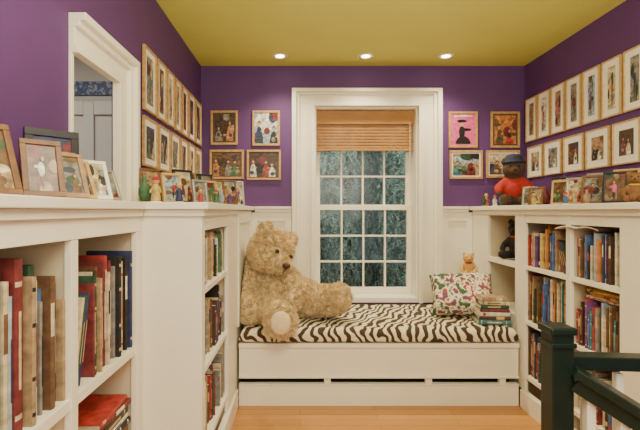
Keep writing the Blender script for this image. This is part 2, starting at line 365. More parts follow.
# cushion
cx0, cx1, cy0, cy1 = CL+0.016, CR-0.016, YS-0.016, YB-0.035
nx, ny = 80, 40
def cush_mesh():
    vs = []; fs = []
    rad = 0.042; H0, H1 = 0.388, 0.475
    def edge(u, lo, hi): return min(u-lo, hi-u)
    ys = [cy0+rad*(1-math.cos(math.pi/2*k/8)) for k in range(8)]+[cy0+rad+(cy1-cy0-rad)*k/(ny-8) for k in range(ny-7)]
    for side in (0, 1):
        for y in ys:
            for i in range(nx+1):
                x = cx0+(cx1-cx0)*i/nx
                d = min(edge(x, cx0, cx1), edge(y, cy0, cy1))
                t = min(1, d/rad); dz = rad*(1-math.sqrt(max(0, 1-(1-t)**2)))
                if side: z = H1-dz+((0.003*math.sin(x*5+1)*math.sin(y*9)-0.003)*min(1, (d-rad)/0.05) if t >= 1 else 0)
                else: z = H0+dz*0.5
                vs.append((x, y, z))
    n = (nx+1)*(ny+1)
    for side in (0, 1):
        for j in range(ny):
            for i in range(nx):
                a = side*n+j*(nx+1)+i; q = (a, a+1, a+nx+2, a+nx+1)
                fs.append(q if side else q[::-1])
    ring = [i for i in range(nx+1)]+[(j*(nx+1)+nx) for j in range(1, ny+1)]+[ny*(nx+1)+i for i in range(nx-1, -1, -1)]+[j*(nx+1) for j in range(ny-1, 0, -1)]
    for a, b_ in zip(ring, ring[1:]+ring[:1]): fs.append((a, b_, b_+n, a+n))
    return vs, fs
vs, fs = cush_mesh()
me = bpy.data.meshes.new('seat_cushion'); me.from_pydata(vs, [], fs); me.materials.append(ZEBRA)
for p in me.polygons: p.use_smooth = True
co = bpy.data.objects.new('seat_cushion', me); COL.objects.link(co)
tag(co, 'long black and cream zebra print cushion on the window seat', 'seat cushion')

# ---------------------------------------------------------------- ceiling lights
for px, lab in ((280, 'recessed ceiling light above the left edge of the window'), (366, 'middle recessed ceiling light, above the centre of the window'), (446, 'recessed ceiling light on the right, above the window casing')):
    X, Y, _ = P(px, 56, 3.19)
    t = tag(empty('ceiling_light', (X, Y, ZC)), lab, 'ceiling light', 'recessed ceiling lights')
    MB().lathe([(0.034, 0), (0.034, -0.003), (0.048, -0.006), (0.055, -0.001), (0.055, 0.0)], seg=28).build('trim_ring', WHITE, t)
    MB().lathe([(0.0005, -0.004), (0.018, -0.0042), (0.032, -0.002)], seg=28).build('bulb', mat('lit_bulb', (1, 0.9, 0.7), 0.5, emit=(1.0, 0.86, 0.6), es=18), t)
    l = bpy.data.lights.new('spot', 'SPOT'); l.energy = 50; l.color = (1, 0.85, 0.58); l.spot_size = R(125); l.spot_blend = 0.9; l.shadow_soft_size = 0.05
    lo = bpy.data.objects.new('spot_lamp', l); COL.objects.link(lo); lo.location = (X, Y-0.1, ZC-0.02)

# ---------------------------------------------------------------- pictures
C = {'red': (0.38, 0.035, 0.028), 'orange': (0.50, 0.19, 0.06), 'blue': (0.07, 0.13, 0.30), 'navy': (0.025, 0.035, 0.10), 'green': (0.06, 0.15, 0.07), 'dark green': (0.025, 0.065, 0.035),
     'black': (0.015, 0.014, 0.014), 'white': (0.66, 0.62, 0.53), 'cream': (0.56, 0.46, 0.30), 'brown': (0.14, 0.07, 0.033), 'dark brown': (0.06, 0.033, 0.02), 'tan': (0.36, 0.24, 0.13), 'grey': (0.23, 0.21, 0.19),
     'pink': (0.70, 0.10, 0.27), 'purple': (0.16, 0.06, 0.20), 'yellow': (0.56, 0.40, 0.10), 'maroon': (0.17, 0.025, 0.028), 'teal': (0.05, 0.17, 0.19), 'pale blue': (0.31, 0.40, 0.47), 'gold': (0.6, 0.38, 0.1), 'skin': (0.52, 0.31, 0.19)}
def cm(n, fam='print'):
    v, s = (0.65, 42) if fam == 'print' else (0.40, 30)
    if n in ('skin', 'pink'): v = 0.2
    return mat(fam+'_'+n.replace(' ', '_'), C[n], 0.6 if fam != 'print' else 0.35, v, s)
def ell(cx, cz, rx, rz, n=14, half=False):
    if half: return [(cx+rx*math.cos(math.pi*i/n), cz+rz*math.sin(math.pi*i/n)) for i in range(n+1)]
    return [(cx+rx*math.cos(2*math.pi*i/n), cz+rz*math.sin(2*math.pi*i/n)) for i in range(n)]
ACC = ['dark brown', 'grey', 'brown', 'tan', 'dark green', 'maroon', 'navy', 'cream', 'black']
def people(rr, n, cols, hair=('brown', 'black', 'dark brown')):
    out = []
    for i in range(5):
        out.append((rr.choice(ACC), rr.random(), rr.random(), rr.uniform(0.08, 0.3), rr.uniform(0.06, 0.22), False))
    if n == 1:
        cx = rr.uniform(0.4, 0.6); lean = rr.uniform(-0.08, 0.08)
        for s in (-1, 1): out.append((rr.choice(ACC), cx+s*0.07-lean, 0.22, 0.045, 0.17, False))
        out.append((cols[0], cx, 0.47, 0.12, 0.16, False)); out.append((cols[0], cx+rr.choice((-1, 1))*0.15, 0.52, 0.1, 0.035, False))
        out.append((rr.choice(hair), cx+lean, 0.71, 0.08, 0.07, False)); out.append(('skin', cx+lean, 0.69, 0.052, 0.05, False))
    else:
        for i in range(n):
            cx = (i+0.5)/n+rr.uniform(-0.08, 0.08); hz = rr.uniform(0.45, 0.68); s = 0.068
            out.append((cols[i % len(cols)], cx, 0.0, (0.28/n)+0.03, hz-s*1.1, True))
            out.append((rr.choice(ACC), cx+rr.uniform(-.1, .1), rr.uniform(0.1, 0.3), 0.08, 0.08, False))
            out.append(('skin', cx+0.1, hz-0.24, 0.045, 0.025, False))
            out.append((rr.choice(hair), cx, hz+0.03, s*0.95, s*1.15, False)); out.append(('skin', cx, hz, s*0.66, s*0.85, False))
    return out
def picture(name, label, cat, group, loc, rz, w, h, fw, fmat, matw, bg, shapes, tilt=0, stand=False, matm=None, depth=0.016):
    r = empty(name, loc, (-tilt, 0, rz)); tag(r, label, cat, group)
    if stand: r.location.z += depth*math.sin(tilt)+0.0005
    b = MB(); d = depth
    for a, c, e, f in ((-w/2, w/2, 0, fw), (-w/2, w/2, h-fw, h), (-w/2, -w/2+fw, fw, h-fw), (w/2-fw, w/2, fw, h-fw)): b.box(a, c, 0, d, e, f)
    b.box(-w/2+fw, w/2-fw, d*0.75, d*0.99, fw, h-fw)
    b.build('frame', fmat, r, bevel=min(0.002, fw*0.2))
    x0, x1, z0, z1 = -w/2+fw, w/2-fw, fw, h-fw
    par = r
    if matw:
        par = MB().box(x0, x1, d*0.5, d*0.74, z0, z1).build('mat_board', matm or MATB, r)
        x0 += matw; x1 -= matw; z0 += matw; z1 -= matw
    mats = []; pb = MB(); yb = d*0.42
    def mi(n):
        m = cm(n)
        if m not in mats: mats.append(m)
        return mats.index(m)
    pb.box(x0, x1, yb, yb+0.001, z0, z1, mi(bg))
    W_, H_ = x1-x0, z1-z0
    for k, (c, cx, cz, rx, rz_, half) in enumerate(shapes):
        pts = [(x0+min(1, max(0, px))*W_, z0+min(1, max(0, pz))*H_) for px, pz in ell(cx, cz, rx, rz_, half=half)]
        y = yb-0.0002*(k+1)
        pb.poly([(px, y, pz) for px, pz in pts], mi(c))
    pb.build('photo_print', mats, par)
    if stand:
        a = h*0.32; t = tilt; yw = 0.6*h*math.sin(t)+a
        MB().bar((0, d+0.001, h*0.62), (0, yw*math.cos(t), yw*math.sin(t)+0.003), w*0.3, 0.003, up=(0, 1, 0)).build('easel_leg', BLACK, r)
    return r

G = 'framed pictures on the window wall'
def backpic(x0, x1, y0, y1, label, fm, mw, bg, sh, mm=None):
    a = P(x0, y1, YB); c = P(x1, y0, YB)
    picture('picture_frame', label, 'picture', G, ((a[0]+c[0])/2, YB-0.019, a[2]), 0, c[0]-a[0], c[2]-a[2], 0.017, fm, mw, bg, sh, matm=mm)
r1 = random.Random(3)
backpic(211, 238, 111, 145, 'gold framed dark photo of people, upper left corner of window wall', OAKF, 0.012, 'dark brown', people(r1, 2, ['grey', 'orange']), MATD)
backpic(252.5, 280, 111, 146, 'gold framed pale blue photo with dark figures, immediately left of window, upper row', OAKF, 0.0, 'pale blue', [('white', .5, .7, .5, .3, False)]+people(r1, 2, ['navy', 'black']))
backpic(210, 244, 150, 179, 'gold framed landscape group photo in warm browns, lower left corner of window wall', OAKF, 0.008, 'brown', people(r1, 3, ['orange', 'grey', 'green']), MATD)
backpic(247, 281, 150, 180, 'gold framed photo of group in red and white, lower row beside window', OAKF, 0.008, 'dark brown', people(r1, 3, ['white', 'red', 'white']), MATD)
backpic(448, 477, 112, 148, 'bright pink poster with black dancing figure, right of the window casing', OAKF, 0.0, 'pink', [('black', .5, .05, .3, .25, True), ('black', .45, .42, .12, .2, False), ('black', .62, .5, .22, .05, False), ('skin', .45, .68, .09, .08, False), ('black', .45, .77, .2, .05, False), ('white', .5, .93, .38, .03, False)])
backpic(490, 519, 112, 148, 'gold framed photo in orange and brown, upper right corner of window wall', OAKF, 0.014, 'orange', people(r1, 2, ['brown', 'red']), MATD)
backpic(449, 482, 150.5, 179, 'gold framed muted landscape photo below the pink poster', OAKF, 0.01, 'tan', [('pale blue', .5, .75, .5, .22, False), ('green', .3, .25, .3, .2, False)]+people(r1, 2, ['teal', 'maroon']))
backpic(485.5, 519, 150.5, 178, 'gold framed brown and cream photo behind the red coated toy bear', OAKF, 0.01, 'cream', people(r1, 2, ['brown', 'dark brown']))

subj = ['red', 'blue', 'orange', 'white', 'green', 'pink', 'teal', 'maroon', 'yellow', 'navy', 'purple', 'grey']
bgs = ['dark brown', 'brown', 'tan', 'navy', 'grey', 'cream', 'maroon']
r2 = random.Random(11)
edges = [(2.126, 2.315), (2.33, 2.487), (2.50, 2.645), (2.665, 2.80), (2.82, 2.97), (2.99, 3.165), (3.185, 3.37)]
for i, (a, c) in enumerate(reversed(edges)):
    col = subj[(i*5) % 12]; bg = bgs[(i*3) % 7]
    picture('picture_frame', f'oak framed photo of {col} figure, {ORD[i]} from window corner, upper row, left wall', 'picture', 'upper row of pictures on the left wall',
            (XL+0.019, (a+c)/2, 1.705), R(90), c-a-0.012, 0.325, 0.011, OAKF, 0.030, bg, people(r2, 1, [col]), matm=MATB)
edges = [(2.12, 2.335), (2.35, 2.56), (2.575, 2.77), (2.785, 2.965), (2.98, 3.165), (3.18, 3.37)]
for i, (a, c) in enumerate(reversed(edges)):
    col = subj[(i*5+3) % 12]; bg = bgs[(i*3+2) % 7]
    picture('picture_frame', f'oak framed photo of {col} figures, {ORD[i]} from window corner, lower row, left wall', 'picture', 'lower row of pictures on the left wall',
            (XL+0.019, (a+c)/2, 1.425), R(90), c-a-0.012, 0.25, 0.011, OAKF, 0.032, bg, people(r2, 2, [col, 'cream']), matm=MATB)
rcol = ['grey', 'red', 'pink', 'brown', 'purple', 'orange', 'navy', 'blue', 'green']
for i in range(8):
    c = 3.36-0.169*i; a = c-0.148; col = rcol[i]
    picture('picture_frame', f'pine frame, {col} figure, cream mat, {ORD[i]} from window corner, upper row, right wall', 'picture', 'upper row of pictures on the right wall',
            (XR-0.019, (a+c)/2, 1.735), R(-90), c-a, 0.33, 0.008, PINEF, 0.036, ['tan', 'white', 'tan', 'grey', 'pale blue', 'cream', 'grey', 'tan'][i], people(r2, 1, [col]))
for i in range(6):
    c = 3.335-0.226*i; a = c-0.20; col = ['navy', 'grey', 'brown', 'black', 'maroon', 'teal'][i]
    picture('picture_frame', f'pine frame, {col} figures, cream mat, {ORD[i]} from window corner, lower row, right wall', 'picture', 'lower row of pictures on the right wall',
            (XR-0.019, (a+c)/2, 1.455), R(-90), c-a, 0.235, 0.008, PINEF, 0.040, ['tan', 'grey', 'brown', 'tan', 'dark brown', 'grey'][i], people(r2, 2, [col, 'white']))

# standing photos, near left ledge
WOODF = mat('brown_frame_wood', (0.18, 0.078, 0.03), 0.5, 0.3, 30); SILV = mat('silver_frame', (0.5, 0.48, 0.43), 0.35, 0.05, metal=0.7); BLKF = mat('black_frame_lacquer', (0.015, 0.015, 0.02), 0.35, 0.2)
DRIFT = mat('driftwood_frame', (0.36, 0.21, 0.11), 0.5, 0.3, 30)
GN = 'photo frames on the near left ledge'
near = [(-0.690, 0.985, 64, 0.115, 0.185, 0.016, WOODF, 0.0, 'brown', ['orange'], 'brown wood photo frame at the left edge, nearest of the leaning photos', 20),
        (-0.720, 1.26, 46, 0.145, 0.205, 0.022, BLKF, 0.0, 'navy', ['grey', 'black'], 'large black photo frame standing behind the brown wooden one', 4),
        (-0.668, 1.13, 44, 0.100, 0.165, 0.015, WOODF, 0.0, 'brown', ['white'], 'brown wood photo frame in front of the large black frame', 20),
        (-0.660, 1.245, 52, 0.110, 0.150, 0.015, DRIFT, 0.0, 'grey', ['white', 'brown'], 'reddish wood photo frame between brown and pine frames on near ledge', 24),
        (-0.664, 1.335, 60, 0.085, 0.135, 0.012, PINEF, 0.0, 'tan', ['navy'], 'slim pine photo frame left of the white frame on near ledge', 24),
        (-0.664, 1.425, 50, 0.095, 0.145, 0.013, WHITE, 0.0, 'cream', ['tan', 'white'], 'white photo frame, second from right of the leaning photos by the casing', 24),
        (-0.664, 1.525, 62, 0.085, 0.12, 0.010, SILV, 0.0, 'grey', ['brown'], 'small silver photo frame, right end of the leaning photos by the casing', 24)]
for x, y, rz, w, h, fw, fm, mw, bg, cl, lab, tl_ in near:
    picture('photo_frame', lab, 'photo frame', GN, (x, y, LZ), R(rz), w, h, fw, fm, mw, bg, people(r2, len(cl), cl), tilt=R(tl_), stand=True, depth=0.012)
GF = 'small photo frames on the far left ledge'
fl = [(-0.545, 1.86, 45, 0.09, 0.13, PINEF, 'pale blue', 'pine'), (-0.67, 1.97, 55, 0.11, 0.16, WOODF, 'tan', 'brown'), (-0.455, 2.0, 48, 0.08, 0.11, SILV, 'grey', 'silver'), (-0.56, 2.12, 50, 0.11, 0.17, BLKF, 'cream', 'black'),
      (-0.45, 2.2, 50, 0.09, 0.12, PINEF, 'green', 'pine'), (-0.60, 2.35, 50, 0.12, 0.18, DRIFT, 'brown', 'reddish'), (-0.45, 2.40, 45, 0.09, 0.14, WOODF, 'cream', 'brown'), (-0.56, 2.58, 45, 0.12, 0.19, BLKF, 'grey', 'black'),
      (-0.46, 2.62, 40, 0.09, 0.13, PINEF, 'tan', 'pine'), (-0.45, 2.83, 40, 0.10, 0.17, WOODF, 'pale blue', 'brown'), (-0.44, 3.08, 30, 0.10, 0.18, SILV, 'cream', 'silver')]
for i, (x, y, rz, w, h, fm, bg, wn) in enumerate(fl):
    picture('photo_frame', f'small {wn} photo frame, {bg} background, {ORD[len(fl)-1-i]} from window on left ledge', 'photo frame', GF, (x, y, LZ), R(rz), w, h, 0.011, fm, 0, bg, people(r2, 1+i % 2, [subj[i], subj[(i+4) % 12]]), tilt=R(10), stand=True)
GR = 'small photo frames on the right ledge'
fr = [(1.47, 2.76, -45, 0.09, 0.12, SILV, 'grey', 'silver'), (1.43, 2.62, -50, 0.085, 0.11, WOODF, 'tan', 'brown'), (1.58, 2.62, -50, 0.11, 0.17, BLKF, 'cream', 'black'), (1.48, 2.45, -50, 0.10, 0.14, PINEF, 'brown', 'pine'), (1.66, 2.42, -60, 0.12, 0.18, SILV, 'pale blue', 'silver'),
      (1.47, 2.30, -50, 0.10, 0.145, SILV, 'cream', 'silver'), (1.46, 2.15, -50, 0.105, 0.145, WOODF, 'grey', 'brown'), (1.64, 2.18, -60, 0.12, 0.18, PINEF, 'green', 'pine'), (1.46, 2.0, -50, 0.10, 0.15, BLKF, 'brown', 'black'), (1.62, 1.97, -60, 0.12, 0.17, WOODF, 'cream', 'brown')]
for i, (x, y, rz, w, h, fm, bg, wn) in enumerate(fr):
    picture('photo_frame', f'small {wn} photo frame, {bg} background, {ORD[i]} from window on right ledge', 'photo frame', GR, (x, y, LZ), R(rz), w, h, 0.011, fm, 0, bg, people(r2, 1+i % 2, [subj[(i*5+1) % 12], subj[(i+7) % 12]]), tilt=R(10), stand=True)

# ---------------------------------------------------------------- books
def book_parts(root, t, h, d, col, band, style):
    c = 0.0018; b = MB(); m = [cm(col, 'cover'), cm(band, 'cover') if band in C and band != 'gold' else GOLD]
    b.box(-t/2, -t/2+c, 0.003, d, 0, h); b.box(t/2-c, t/2, 0.003, d, 0, h)
    n = 4; xs = [(-t/2+t*i/n) for i in range(n+1)]; ys = [0.004-0.004*math.sin(math.pi*i/n) for i in range(n+1)]
    if style == 0: cuts = [0, .08, .11, .84, .87, 1]; bn = (1, 3)
    elif style == 1: cuts = [0, .55, .8, 1]; bn = (1,)
    elif style == 2: cuts = [0, .1, .2, .9, 1]; bn = (1,)
    elif style == 3: cuts = [0, .06, .09, .3, .33, .66, .69, .9, .93, 1]; bn = (1, 3, 5, 7)
    else: cuts = [0, 1]; bn = ()
    for k in range(len(cuts)-1):
        for i in range(n):
            b.poly([(xs[i], ys[i], cuts[k]*h), (xs[i+1], ys[i+1], cuts[k]*h), (xs[i+1], ys[i+1], cuts[k+1]*h), (xs[i], ys[i], cuts[k+1]*h)], 1 if k in bn else 0)
    if style in (0, 4):
        b.poly([(-t*0.16, -0.0006, h*.25), (t*0.16, -0.0006, h*.25), (t*0.16, -0.0006, h*.7), (-t*0.16, -0.0006, h*.7)], 1)
    b.build('cover', m, root)
    MB().box(-t/2+c, t/2-c, 0.0045, d-0.004, 0.003, h-0.003).build('page_block', PAGES, root)
BANDS = ['gold', 'white', 'cream', 'black', 'yellow', 'red', 'navy', 'cream']
PAL = ['red', 'maroon', 'navy', 'blue', 'green', 'dark green', 'black', 'black', 'white', 'cream', 'brown', 'dark brown', 'tan', 'grey', 'orange', 'maroon', 'purple', 'yellow', 'teal', 'pale blue', 'cream', 'white', 'brown', 'dark brown', 'tan', 'grey', 'black', 'tan', 'cream']
PALR = ['red', 'maroon', 'navy', 'blue', 'green', 'dark green', 'black', 'white', 'cream', 'brown', 'tan', 'grey', 'orange', 'purple', 'yellow', 'teal', 'pale blue', 'white', 'dark brown', 'brown', 'cream', 'red', 'blue', 'tan', 'orange']
def row(side, X, Y0, Y1, Z, hmin, hmax, tmin, tmax, d, shelf, group, seed, spec=None, lean=True, stop=0.0):
    rr = random.Random(seed); y = Y1-0.002; i = 0; rz = R(90) if side == 'L' else R(-90)
    sg = 1 if side == 'L' else -1; hrun = rr.uniform(hmin, hmax); pal = PALR if side == 'R' else PAL
    while True:
        if spec is not None:
            if i >= len(spec): break
            t, h, col, band, sty = spec[i]
        else:
            if rr.random() < 0.5: hrun = rr.uniform(hmin, hmax)
            t = tmin+(tmax-tmin)*rr.random()**1.7; h = min(hmax, hrun+rr.uniform(-0.016, 0.016)); col = rr.choice(pal); band = rr.choice(BANDS); sty = rr.randrange(5)
            if band == col: band = 'gold'
        if y-t < Y0+stop or i >= len(ORD): break
        r = empty('book', (X+sg*rr.uniform(-0.024, 0.008), y-t/2, Z), (0, 0, rz))
        book_parts(r, t-0.0008, h, d*rr.uniform(0.85, 1), col, band, sty)
        s = ('thick ' if t > 0.028 else 'slim ' if t < 0.014 else '')+('tall' if h > (hmin+hmax)/2 else 'short')
        tag(r, f'{s} {col} book, {band} marking, {ORD[i]} from window, {shelf}', 'book', group)
        y -= t; i += 1
    if lean and y-Y0 > 0.05:
        nlean = 3 if y-Y0 > 0.085 else 1
        h = hmin+0.01; a = min(R(20), math.asin(min(1, (y-Y0-0.018*nlean-0.006)/h)))
        yy = y-0.002-h*math.sin(a)
        for q in range(nlean):
            t = 0.014
            yc = yy-t/2*math.cos(a)
            col = ['maroon', 'cream', 'navy', 'tan', 'dark green'][(seed+q*2) % 5]; s = 1 if side == 'L' else -1
            r = empty('book', (X-0.004*sg, yc, Z+t/2*math.sin(a)+0.0005), (0, s*a, rz))
            book_parts(r, t-0.001, h-0.004*q, d, col, 'gold', 4)
            tag(r, f'slim {col} book leaning at the near end of {shelf}', 'book', group)
            yy -= t/math.cos(a)+0.0005
def stack(X, Y, Z, rz, specs, where, group):
    z = Z; n = len(specs)
    for i, (t, h, d, col, band, dx, tw) in enumerate(specs):
        r = empty('book'); ang = rz+R(tw)
        r.rotation_euler = (0, R(90), ang)
        ux, uy = math.cos(ang), math.sin(ang)
        r.location = (X-ux*h/2+dx*ux, Y-uy*h/2+dx*uy, z+t/2)
        book_parts(r, t-0.0006, h, d, col, band, i % 5)
        pos = 'topmost' if i == n-1 else 'bottom' if i == 0 else ORD[i]+' from the bottom'
        tag(r, f'{"thick" if t > 0.028 else "slim"} {col} book lying {pos} of {where}', 'book', group)
        z += t
    return z

# near left case
SA = [(0.014, 0.23, 'tan', 'cream', 4), (0.020, 0.27, 'navy', 'pale blue', 0), (0.012, 0.25, 'cream', 'grey', 4), (0.022, 0.29, 'brown', 'cream', 1), (0.016, 0.265, 'blue', 'white', 2), (0.012, 0.24, 'grey', 'black', 4), (0.026, 0.32, 'dark green', 'gold', 0), (0.014, 0.29, 'white', 'maroon', 4), (0.018, 0.30, 'tan', 'black', 3), (0.014, 0.28, 'dark brown', 'gold', 4), (0.03, 0.34, 'maroon', 'cream', 0), (0.014, 0.27, 'pale blue', 'navy', 4), (0.018, 0.30, 'cream', 'brown', 1), (0.03, 0.33, 'dark green', 'gold', 3), (0.02, 0.31, 'black', 'red', 1), (0.026, 0.32, 'cream', 'blue', 2), (0.03, 0.3, 'brown', 'tan', 2), (0.02, 0.28, 'maroon', 'gold', 0)]
row('L', NL-0.018, 0.46, 1.190, 0.68, 0.26, 0.40, 0.03, 0.05, 0.2, 'nearest left shelf', 'large books on the near left shelf', 1, [(t, h*1.2, c_, b_, s_) for t, h, c_, b_, s_ in SA], lean=False)
SB = [(0.018, 0.34, 'navy', 'gold', 0), (0.012, 0.31, 'dark green', 'cream', 4), (0.020, 0.32, 'black', 'white', 1), (0.014, 0.29, 'grey', 'brown', 0), (0.018, 0.31, 'cream', 'red', 0), (0.012, 0.28, 'white', 'red', 1), (0.01, 0.27, 'tan', 'black', 4), (0.020, 0.33, 'black', 'gold', 3), (0.014, 0.30, 'grey', 'blue', 4), (0.020, 0.32, 'maroon', 'cream', 0), (0.014, 0.30, 'purple', 'gold', 4), (0.018, 0.34, 'red', 'gold', 0), (0.012, 0.29, 'cream', 'black', 1), (0.020, 0.33, 'maroon', 'white', 4), (0.014, 0.31, 'brown', 'maroon', 2), (0.018, 0.30, 'dark brown', 'gold', 3), (0.014, 0.28, 'tan', 'gold', 0), (0.012, 0.30, 'cream', 'brown', 4), (0.018, 0.29, 'dark green', 'gold', 3), (0.012, 0.27, 'maroon', 'cream', 4)]
row('L', NL-0.018, 1.222, 1.655, 0.68, 0.26, 0.37, 0.03, 0.05, 0.2, 'second left shelf', 'large books on the second near left shelf', 2, [(t, h*1.08, c_, b_, s_) for t, h, c_, b_, s_ in SB])
stack(NL-0.024, 1.52, 0.30, R(90), [(0.03, 0.26, 0.2, 'navy', 'white', 0, 0), (0.028, 0.25, 0.2, 'red', 'gold', 0, 2), (0.034, 0.24, 0.2, 'brown', 'gold', 0, 0), (0.022, 0.26, 0.2, 'black', 'white', 0, -2), (0.02, 0.25, 0.2, 'white', 'navy', 0, 1), (0.03, 0.24, 0.2, 'dark brown', 'gold', 0, 0), (0.02, 0.26, 0.2, 'maroon', 'white', 0, -3), (0.018, 0.24, 0.2, 'red', 'gold', 0, 2)], 'pile low in near left bookcase', 'books piled flat in the near left bookcase')
for k, (Z, nm) in enumerate(((0.88, 'upper'), (0.55, 'middle'), (0.21, 'lower'))):
    row('L', CL-0.024, 1.77, 2.345, Z, 0.165, 0.225 if k == 0 else 0.27, 0.011, 0.034, 0.17, f'{nm} far left shelf', f'books on the {nm} far left shelf', 20+k)
for k, (Z, nm) in enumerate(((0.87, 'upper'), (0.54, 'middle'), (0.21, 'lower'))):
    row('R', CR+0.020, 2.2, 2.64, Z, 0.17, 0.25 if k == 0 else 0.29, 0.008, 0.021, 0.17, f'{nm} right window bay', f'books on the {nm} right shelf, window bay', 30+k, stop=0.11 if k == 0 else 0.0)
    row('R', CR+0.020, 1.83 if k < 2 else 1.64, 2.16, Z, 0.17, 0.235, 0.008, 0.020, 0.17, f'{nm} right near bay', f'books on the {nm} right shelf, near bay', 42+k, lean=(k == 2))
stack(CR+0.045, 2.0, 0.54+0.237, R(-90), [(0.014, 0.21, 0.14, 'cream', 'brown', 0, 3), (0.018, 0.19, 0.13, 'orange', 'maroon', 0, -4), (0.012, 0.2, 0.13, 'yellow', 'black', 0, 3)], 'books laid over middle right row', 'books laid flat on the middle right row')
mg = tag(empty('open_magazine', (CR+0.075, 2.13, 0.87+0.247), (0, 0, R(-75))), 'white open magazine lying over the books on the upper right shelf', 'magazine')
mb = MB()
for s in (-1, 1):
    pts = []
    for i in range(7):
        u = i/6; pts.append((s*u*0.12, 0.012*math.sin(u*math.pi)-0.006*u))
    for i in range(6):
        a, c = pts[i], pts[i+1]
        mb.poly([(a[0], -0.09, a[1]), (c[0], -0.09, c[1]), (c[0], 0.06, c[1]), (a[0], 0.06, a[1])])
        mb.poly([(a[0], -0.09, a[1]-0.004), (a[0], 0.06, a[1]-0.004), (c[0], 0.06, c[1]-0.004), (c[0], -0.09, c[1]-0.004)])
        mb.poly([(a[0], -0.09, a[1]-0.004), (c[0], -0.09, c[1]-0.004), (c[0], -0.09, c[1]), (a[0], -0.09, a[1])])
mb.build('pages', mat('magazine_paper', (0.8, 0.78, 0.72), 0.4, 0.1, 30), mg)

# book pile on the seat
stack(1.238, 2.73, 0.4765, R(-6), [(0.03, 0.20, 0.16, 'teal', 'cream', 0, 0), (0.024, 0.19, 0.15, 'dark brown', 'gold', 0, -3), (0.026, 0.185, 0.15, 'white', 'red', 0, 3), (0.02, 0.18, 0.14, 'maroon', 'black', 0, -2), (0.026, 0.175, 0.14, 'dark green', 'gold', 0, 2), (0.022, 0.17, 0.13, 'cream', 'brown', 0, -5), (0.026, 0.16, 0.12, 'tan', 'cream', 0, 3)], 'pile on zebra cushion', 'books piled on the window seat')

# ---------------------------------------------------------------- plush toys
FUR = mat('golden_cream_plush', (0.74, 0.565, 0.315), 0.95, 0.16, 30, 0.2, spec=0.1)
def blob(name, balls, chains, vox, m, parent, disp=0.0, nscale=0.03, tuft=0, tl=0.012, smooth=4, seed=1):
    b = MB()
    for c, r in balls: b.sphere(c, r, seg=20, rings=14)
    for ch in chains:
        for (a, ra), (c, rc) in zip(ch, ch[1:]):
            a_, c_ = Vector(a), Vector(c); n = max(3, int((c_-a_).length/(min(ra, rc)*0.3)))
            for i in range(n+1):
                u = i/n; b.sphere(a_.lerp(c_, u), ra+(rc-ra)*u, seg=16, rings=10)
    o = b.build(name, m, parent)
    md = o.modifiers.new('r', 'REMESH'); md.mode = 'VOXEL'; md.voxel_size = vox; md.use_smooth_shade = True
    sm = o.modifiers.new('s', 'SMOOTH'); sm.iterations = smooth; sm.factor = 0.6
    bake(o)
    me = o.data
    if disp:
        nrm = [v.normal.copy() for v in me.vertices]
        for v, n in zip(me.vertices, nrm):
            q = v.co/nscale
            d = noise.noise(q)*0.6+noise.noise(q*2.1)*0.4
            v.co += n*(d*disp)
        me.update()
    if tuft:
        rr = random.Random(seed); vs = [tuple(v.co) for v in me.vertices]; fs = [tuple(p.vertices) for p in me.polygons]
        ps = me.polygons; np_ = len(ps)
        for k in range(tuft):
            p = ps[rr.randrange(np_)]; c = p.center; n = p.normal
            q = c/0.03; lk = Vector((noise.noise(q), noise.noise(q+Vector((7, 0, 0))), noise.noise(q+Vector((0, 7, 0)))-0.2))*1.2
            d = (n*0.8+lk+Vector((rr.uniform(-.35, .35), rr.uniform(-.35, .35), rr.uniform(-.35, .35)))).normalized()
            s = d.cross(Vector((rr.uniform(-1, 1), rr.uniform(-1, 1), rr.uniform(-1, 1)))).normalized()*tl*0.13
            i0 = len(vs); vs += [tuple(c-n*0.002-s), tuple(c-n*0.002+s), tuple(c+d*tl*rr.uniform(0.6, 1.2))]; fs.append((i0, i0+1, i0+2))
        m2 = bpy.data.meshes.new(name); m2.from_pydata(vs, [], fs); m2.materials.append(m)
        m2.update(); o.data = m2
    for p in o.data.polygons: p.use_smooth = True
    return o

BR = empty('teddy_bear', (-0.15, 2.95, 0.476))
tag(BR, 'giant sandy curly teddy bear slumped on the left of the window seat', 'teddy bear')
O = Vector((-0.15, 2.95, 0.476))
def L(px, py, Y, dz=0): return Vector(P(px, py, Y))+Vector((0, 0, dz))-O
hd = L(271, 250, 2.96)
HR = Matrix.Rotation(R(26), 3, 'Y') @ Matrix.Rotation(R(36), 3, 'Z')   # head tips and turns to the right
def H(*v): return hd+HR @ Vector(v)
balls = [(L(272, 296, 3.03), (0.245, 0.20, 0.155)), (L(252, 286, 3.02), (0.19, 0.15, 0.175)), (L(294, 297, 3.0), (0.215, 0.17, 0.130)), (L(258, 272, 3.04), (0.17, 0.13, 0.14)), (L(279, 284, 2.98), (0.17, 0.13, 0.13)),
         (hd, (0.155, 0.142, 0.140)), (H(0.0, -0.04, -0.045), (0.142, 0.12, 0.098)), (H(0.0, -0.135, -0.045), (0.082, 0.085, 0.068)),
         (H(-0.108, 0, 0.115), (0.055, 0.038, 0.055)), (H(0.104, 0, 0.115), (0.052, 0.038, 0.052)),
         (L(281, 321, 2.55), (0.095, 0.055, 0.100)), (L(339, 297, 2.84), (0.080, 0.088, 0.088))]
